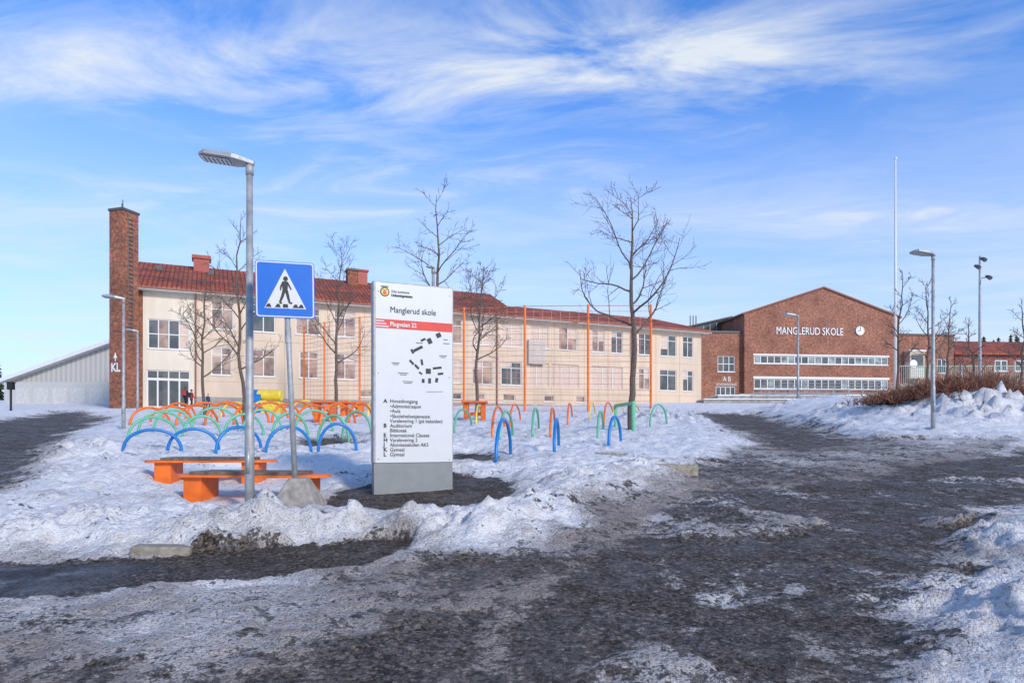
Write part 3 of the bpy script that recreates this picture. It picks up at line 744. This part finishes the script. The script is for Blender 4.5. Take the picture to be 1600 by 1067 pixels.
m_.prism([(-.225,-.215),(.225,-.215),(.0,.235)],-.0135,-.0112,1)
y0,y1=-.016,-.0137
for a in (-.205,-.105,.085,.145):
    m_.prism([(a-.01,-.205),(a+.055,-.205),(a+.04,-.165),(a+.015,-.165)],y0,y1,2)
m_.prism([(-.03,-.205),(.03,-.205),(.025,-.165),(-.025,-.165)],y0,y1,2)
def limb(p,w): 
    for i in range(len(p)-1):
        a=Vector((p[i][0],p[i][1]));b2=Vector((p[i+1][0],p[i+1][1])); d=(b2-a).normalized(); n_=Vector((-d.y,d.x))
        wa,wb=w[i]/2,w[i+1]/2; yy=y0-.001*(limb.c%5)-.0006*i; limb.c+=1
        q=[a-n_*wa,b2-n_*wb,b2+n_*wb,a+n_*wa]; m_.prism([(v.x,v.y) for v in q],yy,y1,2)
limb.c=0
m_.prism([(.005+.026*math.cos(t*math.pi/8),.122+.028*math.sin(t*math.pi/8)) for t in range(16)],y0,y1,2)
limb([(.0,.092),(-.002,.04),(.0,-.02)],[.05,.062,.05])
limb([(-.012,-.01),(-.03,-.075),(-.06,-.15),(-.035,-.155)],[.035,.03,.02,.016])
limb([(.012,-.01),(.028,-.075),(.045,-.15),(.075,-.152)],[.035,.03,.02,.016])
limb([(-.022,.085),(-.045,.035),(-.05,-.01)],[.018,.018,.012]); limb([(.022,.085),(.045,.04),(.065,.0)],[.018,.018,.012])
m_.obj('plate_and_pictogram',['signblue','signwhite','black'],pe)
m_=MB(); m_.box(-.28,.28,.013,.03,.12,.15); m_.box(-.28,.28,.013,.03,-.16,-.13); m_.obj('brackets','galv',pe)
m_=MB(); m_.tube([(xt*.7,0,ztop*.69),(xt*.76,0,ztop*.76)],.036,12); m_.obj('pole_collar','galv',cr)

# ------------------------------------------------------------------ benches
def bench(px0,px1,pyseat,Y,rz,depth=.46):
    x0,x1=XA(px0,Y),XA(px1,Y); c_=(x0+x1)/2; L=(x1-x0); zt=ZA(pyseat,Y); zg=BZ(c_,Y)
    e=empty('park_bench',(c_,Y,zt),rz)
    m=MB(); p=[]; r=depth/2
    for k in range(13):
        a=R(-90+180*k/12); p.append((L/2-r+r*math.cos(a),r*math.sin(a)))
    for k in range(13):
        a=R(90+180*k/12); p.append((-L/2+r+r*math.cos(a),r*math.sin(a)))
    n=len(p); m.add([(x,y,-.045) for x,y in p]+[(x,y,-.012) for x,y in p],[tuple(range(n-1,-1,-1)),tuple(range(n,2*n))]+[(i,(i+1)%n,(i+1)%n+n,i+n) for i in range(n)])
    m.obj('seat_tray','orange',e)
    m=MB()
    for k in range(5):
        y=-r+.005+k*(depth-.01)/5; m.box(-L/2+.32,L/2-.32,y+.006,y+(depth-.01)/5-.006,-.010,.03)
    m.obj('seat_slats','wood',e,bevel=.003)
    m=MB(); hgt=zt-zg+.15
    for s in (-1,1):
        xx=s*(L/2-.33); m.box(xx-.12,xx+.12,-r*.75,-r*.75+.012,-hgt,-.045); m.box(xx-.12,xx+.12,r*.75-.012,r*.75,-hgt,-.045)
        m.box(xx-.12,xx-.108,-r*.75+.012,r*.75-.012,-hgt,-.045);m.box(xx+.108,xx+.12,-r*.75+.012,r*.75-.012,-hgt,-.045)
    m.obj('legs','orange',e)
bench(270,520,739,8.75,R(-6),.55); bench(232,430,717,10.3,R(4),.58)

for px,py,L,a,h_ in ((255,866,.5,8,.08),(962,724,.75,-3,.10),(1055,746,.7,12,.09)):
    x,y=ground_pt(px,py); e=MB(); e.box(-L/2,L/2,-.09,.09,-.1,h_); e.obj('kerb_stone','kerb',None,(x,y,GZ(x,y)-.02),(0,.03,R(a)),bevel=.02)

# ------------------------------------------------------------------ bare trees
def tree(px,Y,ytop,seed,spread=1.,start=.38,limbs=17,r0=.085,name='bare_tree',sub=6,up=.5,el0=15):
    rg=random.Random(seed); x=XA(px,Y); zb=BZ(x,Y)-.1; H=ZA(ytop,Y)-zb
    m=MB(); 
    minr=max(.005,.00030*Y)
    def branch(p,d,L,r,lv):
        n=max(3,int(L/.22)) if lv<3 else 3
        n=min(n,9); pts=[p.copy()];rad=[r]; dd=d.copy(); q_=p.copy()
        for i in range(n):
            dd=(dd+Vector((rg.gauss(0,.15),rg.gauss(0,.15),rg.gauss(0,.11)+up*.13))).normalized()
            q_=q_+dd*(L/n); pts.append(q_.copy()); rad.append(max(minr*.7,r*(1-.75*(i+1)/n)))
        m.tube(pts,rad,5 if lv<2 else 3,cap=False)
        if lv>=3: return
        k=int(sub*(1.1 if lv==1 else .75)*min(1.3,.4+L))
        for j in range(k):
            f=.22+.78*(j+rg.random())/max(1,k); i=min(n-1,int(f*n)); pp=pts[i].lerp(pts[i+1],f*n-i) if i<n else pts[-1]
            dl=(pts[i+1]-pts[i]).normalized(); ax=Vector((rg.gauss(0,1),rg.gauss(0,1),rg.gauss(0,.6))); ax=(ax-dl*ax.dot(dl)).normalized()
            ang=R(rg.uniform(30,60)); nd_=(dl*math.cos(ang)+ax*math.sin(ang)).normalized()
            branch(pp,nd_,L*rg.uniform(.3,.55)*(1.1-.4*f),max(minr,rad[i]*.55),lv+1)
    n=16; pts=[];rad=[]; ox=oy=0
    for i in range(n+1):
        f=i/n; ox+=rg.gauss(0,.035)*(f>.05); oy+=rg.gauss(0,.035); pts.append(Vector((ox,oy,H*f))); rad.append(r0*(1-f)**.8+minr)
    m.tube(pts,rad,8)
    for j in range(limbs):
        f=start+(1-start)*(j+rg.random()*.8)/limbs; f=min(.97,f); i=int(f*n); pp=pts[i].lerp(pts[i+1],f*n-i)
        az=j*2.4+rg.uniform(-.5,.5); el=R(rg.uniform(el0,el0+28)+22*f)
        d=Vector((math.cos(az)*math.cos(el),math.sin(az)*math.cos(el),math.sin(el)))
        branch(pp,d,H*.30*spread*(1.12-f)**.7*rg.uniform(.65,1.2),rad[i]*.55,1)
    e=empty(name,(x,Y,zb)); m.obj('trunk_and_branches','bark',e); return e
tree(988,20.4,312,3,1.75,.42,14,.10,sub=6,el0=5)
tree(681,20,296,8,1.1,.50,14,.075,up=.1,el0=2)
tree(745,31,418,12,1.75,.38,15,.08,el0=5,up=.2)
tree(525,30,392,21,1.5,.33,13,.08)
tree(385,20.5,337,33,.95,.30,14,.06)
tree(318,33,438,41,1.6,.30,15,.08,el0=5)
tree(1400,34,425,52,.8,.3,13,.06); tree(1445,33,440,57,1.,.3,12,.06); tree(1478,40,470,59,.9,.3,12,.06); tree(1523,30,500,61,1.1,.25,12,.06,up=.8); tree(1592,32,470,63,1.,.3,13,.06)

def shrub(px,Y,w,h_,seed,n=420):
    rg=random.Random(seed); x=XA(px,Y); zb=GZ(x,Y)-.1; m=MB()
    for i in range(n):
        a=rg.gauss(0,w*.45); b2=rg.gauss(0,.5)
        p=Vector((a,b2,0.05)); d=Vector((rg.gauss(0,.5),rg.gauss(0,.5),.9)).normalized(); L=h_*rg.uniform(.35,1.1)*math.exp(-(a/w)**2)
        pts=[p]; 
        for k in range(3): d=(d+Vector((rg.gauss(0,.3),rg.gauss(0,.3),0))).normalized(); pts.append(pts[-1]+d*L/3)
        m.tube(pts,[.012,.010,.008,.005],3,cap=False)
        for _ in range(2): m.tube([pts[1],pts[1]+Vector((rg.gauss(0,.3),rg.gauss(0,.3),.35))*L],[.008,.005],3,cap=False)
    m.obj('shrub','twig',None,(x,Y,zb))
shrub(1400,23,1.5,.70,1); shrub(1445,22.5,1.4,.8,2); shrub(1490,22.2,1.6,.8,3); shrub(1530,23,1.5,.95,4); shrub(1580,23,1.7,.8,5); shrub(1625,23,1.7,.9,6)

def conifer(mb,x,y,z,H,rg):
    mb.tube([(x,y,z),(x,y,z+H)],[.2,.03],5)
    n=int(H*2.2)
    for i in range(n):
        f=i/n; r=(1-f)*H*.19+.12; zz=z+H*(.10+.90*f)
        for k in range(11):
            a=rg.uniform(0,6.28); rr=r*rg.uniform(.5,1.15); w=.25+.8*(1-f)*rg.uniform(.5,1)
            p0=(x,y,zz+.35); dx,dy=math.cos(a),math.sin(a); dz=rg.uniform(.1,.8)*(1-f)+.15
            mb.poly([p0,(x+dx*rr-dy*w,y+dy*rr+dx*w,zz-dz),(x+dx*rr*1.15,y+dy*rr*1.15,zz-dz*.6),(x+dx*rr+dy*w,y+dy*rr-dx*w,zz-dz*1.2)])
rg=random.Random(5); cm=MB()
for i in range(13): conifer(cm,rg.uniform(77,92),rg.uniform(112,126),5.5,rg.uniform(11.5,14.5),rg)
cm.obj('distant_conifers','conifer')
cm=MB()
for i in range(200):
    a=rg.uniform(-1.2,1.2); d_=rg.uniform(230,300)
    if -.66<math.tan(a)<-.56: continue
    conifer(cm,d_*math.sin(a),d_*math.cos(a),4,rg.uniform(5,8),rg)
cm.obj('distant_treeline','conifer')
cm=MB()
for i in range(6): conifer(cm,rg.uniform(-69.5,-66),rg.uniform(86,90),4.,rg.uniform(7,9),rg)
cm.obj('conifer_group','conifer')

# ------------------------------------------------------------------ children near the entrance
def person(px,Y,H,face,coat,pants,bag,seed):
    x=XA(px,Y); e=empty('child',(x,Y,GZ(x,Y)),face); k=H/1.75
    J={'pel':(0,0,.92,.13),'sp':(0,.01,1.15,.135),'ch':(0,.0,1.36,.15),'nk':(0,-.01,1.50,.06),
     'shL':(.17,0,1.40,.07),'elL':(.24,.06,1.13,.05),'wrL':(.24,-.06,.90,.035),'haL':(.24,-.09,.84,.032),
     'shR':(-.17,0,1.40,.07),'elR':(-.24,-.02,1.13,.05),'wrR':(-.26,-.16,.93,.035),'haR':(-.26,-.2,.87,.032),
     'hpL':(.09,0,.88,.11),'knL':(.10,-.16,.50,.07),'anL':(.10,-.06,.10,.05),'toL':(.10,-.22,.05,.045),
     'hpR':(-.09,0,.88,.11),'knR':(-.10,.05,.50,.07),'anR':(-.10,.24,.14,.05),'toR':(-.10,.12,.05,.045)}
    ks=list(J); me=bpy.data.meshes.new('body')
    E=[('pel','sp'),('sp','ch'),('ch','nk'),('ch','shL'),('shL','elL'),('elL','wrL'),('wrL','haL'),('ch','shR'),('shR','elR'),('elR','wrR'),('wrR','haR'),('pel','hpL'),('hpL','knL'),('knL','anL'),('anL','toL'),('pel','hpR'),('hpR','knR'),('knR','anR'),('anR','toR')]
    me.from_pydata([tuple(c*k for c in J[q][:3]) for q in ks],[(ks.index(a),ks.index(b)) for a,b in E],[])
    o=bpy.data.objects.new('body',me); scene.collection.objects.link(o); o.parent=e
    m=o.modifiers.new('skin','SKIN'); s2=o.modifiers.new('sub','SUBSURF'); s2.levels=1;s2.render_levels=1
    for i,q in enumerate(ks):
        r=J[q][3]*k*1.05; me.skin_vertices[0].data[i].radius=(r,r)
    me.skin_vertices[0].data[0].use_root=True
    mm,nt,b=newmat('clothing'); tc=nd(nt,'ShaderNodeTexCoord'); s=nd(nt,'ShaderNodeSeparateXYZ',{0:tc.outputs['Object']})
    nt.links.new(mixc(nt,mapr(nt,s.outputs[2],.86*k,.88*k),pants,coat),b.inputs['Base Color']); b.inputs['Roughness'].default_value=.9
    me.materials.append(mm)
    h=MB(); hs=.115*k; c=Vector((0,-.02*k,1.65*k)); vs=[];fs_=[]; n=12
    for i in range(9):
        t=math.pi*i/8
        for j in range(n):
            a=2*math.pi*j/n; vs.append((c.x+hs*.82*math.sin(t)*math.cos(a),c.y+hs*.95*math.sin(t)*math.sin(a),c.z+hs*1.12*math.cos(t)))
    mi=[]
    for i in range(8):
        for j in range(n): fs_.append((i*n+j,i*n+(j+1)%n,(i+1)*n+(j+1)%n,(i+1)*n+j)); mi.append(1 if (i<3 or (math.sin(2*math.pi*(j+.5)/n)>-.2 and i<6)) else 0)
    h.add(vs,fs_); h.m=mi
    h.box(-.012*k,.012*k,c.y-hs-.015*k,c.y-hs+.01,c.z-.03*k,c.z+.01*k,0)
    for sx_ in (-1,1): h.box(sx_*.035*k-.01*k,sx_*.035*k+.01*k,c.y-hs*.93-.004,c.y-hs*.8,c.z+.005*k,c.z+.02*k,1); h.box(sx_*hs*.82-.008*k,sx_*hs*.82+.008*k,c.y-.015*k,c.y+.02*k,c.z-.03*k,c.z+.02*k,0)
    h.box(-.022*k,.022*k,c.y-hs*.86-.004,c.y-hs*.7,c.z-.062*k,c.z-.052*k,2)
    for q in ('haL','haR'):
        px_,py_,pz_,_=J[q]; sg_=1 if q=='haL' else -1
        for f in range(4): xx=px_*k; yy=(py_-.02+.018*f)*k; h.tube([(xx,yy,pz_*k),(xx,yy-.008*k,(pz_-.05)*k),(xx-sg_*.012*k,yy-.012*k,(pz_-.08-.008*(f%2))*k)],[.011*k,.009*k,.007*k],5,0)
        h.tube([(px_*k,(py_-.03)*k,(pz_+.02)*k),((px_-sg_*.02)*k,(py_-.06)*k,(pz_-.02)*k)],[.011*k,.008*k],5,0)
    h.obj('head_and_hands',['skin','hair','clothred'],e,smooth=True)
    if bag:
        b=MB(); b.box(-.15*k,.15*k,.12*k,.30*k,1.02*k,1.45*k); b.box(-.11*k,.11*k,.30*k,.35*k,1.05*k,1.25*k); b.obj('backpack',bag,e,bevel=.04*k)
person(290,44.,1.35,R(170),(.02,.02,.03,1),(.02,.02,.025,1),'clothred',1)
person(299,43.2,1.2,R(150),(.35,.03,.03,1),(.02,.02,.03,1),'clothdk',2)
person(325,42.,.95,R(60),(.03,.04,.08,1),(.02,.02,.03,1),None,3)

# ------------------------------------------------------------------ sky, sun, camera
w=bpy.data.worlds.new('World'); scene.world=w; w.use_nodes=True; nt=w.node_tree
bg=nt.nodes['Background']
el,az=R(28),math.atan2(.60,-.80)
sky=nd(nt,'ShaderNodeTexSky',sky_type='NISHITA'); sky.sun_disc=False; sky.sun_elevation=el; sky.sun_rotation=az; sky.ozone_density=3.; sky.air_density=1.; sky.dust_density=.6
tc=nd(nt,'ShaderNodeTexCoord'); s=nd(nt,'ShaderNodeSeparateXYZ',{0:tc.outputs['Generated']})
zc=mth(nt,'MAXIMUM',s.outputs[2],.04)
pxn=mth(nt,'DIVIDE',s.outputs[0],zc); pyn=mth(nt,'DIVIDE',s.outputs[1],zc)
v=nd(nt,'ShaderNodeCombineXYZ',{0:mth(nt,'MULTIPLY',pxn,.85),1:mth(nt,'ADD',mth(nt,'MULTIPLY',pyn,1.45),mth(nt,'MULTIPLY',pxn,.15)),2:3.7})
n1=nd(nt,'ShaderNodeTexNoise',{'Vector':v.outputs[0],'Scale':1.7,'Detail':12.,'Roughness':.62,'Distortion':.6}).outputs[0]
def blob(cx,cy,wx,wy,slope=0.):
    dx=mth(nt,'DIVIDE',mth(nt,'SUBTRACT',pxn,cx),wx)
    yy=mth(nt,'ADD',mth(nt,'SUBTRACT',pyn,cy),mth(nt,'MULTIPLY',mth(nt,'SUBTRACT',pxn,cx),slope)); dy=mth(nt,'DIVIDE',yy,wy)
    return mth(nt,'EXPONENT',mth(nt,'MULTIPLY',mth(nt,'ADD',mth(nt,'MULTIPLY',dx,dx),mth(nt,'MULTIPLY',dy,dy)),-1.))
g=mth(nt,'ADD',blob(.35,1.80,.58,.22,.05),mth(nt,'MULTIPLY',blob(-.75,1.86,.95,.24),.8)); g=mth(nt,'MINIMUM',g,1.)
g2=blob(1.9,3.1,.9,.35)
g3=blob(-2.0,3.0,2.2,.9)
g4=blob(-.2,3.0,1.2,.5)
cloud=mth(nt,'MULTIPLY',g,mapr(nt,n1,.38,.66,.02,.90))
cloud=mth(nt,'ADD',cloud,mth(nt,'MULTIPLY',mth(nt,'ADD',mth(nt,'ADD',g2,mth(nt,'MULTIPLY',g4,.35)),mth(nt,'MULTIPLY',g3,.6)),mapr(nt,n1,.33,.6,.15,.6)))
cloud=mth(nt,'ADD',cloud,mapr(nt,n1,.42,.80,0.,.45))
haze=mapr(nt,s.outputs[2],.02,.44,.92,.0)
n2=nd(nt,'ShaderNodeTexNoise',{'Vector':v.outputs[0],'Scale':.5,'Detail':6.}).outputs[0]
haze=mth(nt,'MULTIPLY',haze,mapr(nt,n2,.3,.7,.75,1.15))
fac=mth(nt,'MINIMUM',mth(nt,'MAXIMUM',cloud,mth(nt,'ADD',haze,mth(nt,'MULTIPLY',cloud,.4))),.93)
tint=mixc(nt,1.,sky.outputs[0],(.62,1.14,1.80),'MULTIPLY')
nt.links.new(mixc(nt,fac,tint,(5.35,5.75,6.2)),bg.inputs[0]); bg.inputs[1].default_value=.15
su=bpy.data.lights.new('sun','SUN'); su.energy=3.0; su.angle=R(8); su.color=(1,.88,.73)
so=bpy.data.objects.new('sun',su); scene.collection.objects.link(so)
D=Vector((.60*math.cos(el),-.80*math.cos(el),math.sin(el))); so.rotation_euler=D.to_track_quat('Z','Y').to_euler()
cam=bpy.data.cameras.new('camera'); cam.lens=24; cam.sensor_width=36; cam.shift_y=(HY-533.5)/1600; cam.clip_end=2000; cam.clip_start=.05
co_=bpy.data.objects.new('camera',cam); scene.collection.objects.link(co_); co_.location=(0,0,EYE); co_.rotation_euler=(R(90),0,0)
scene.camera=co_
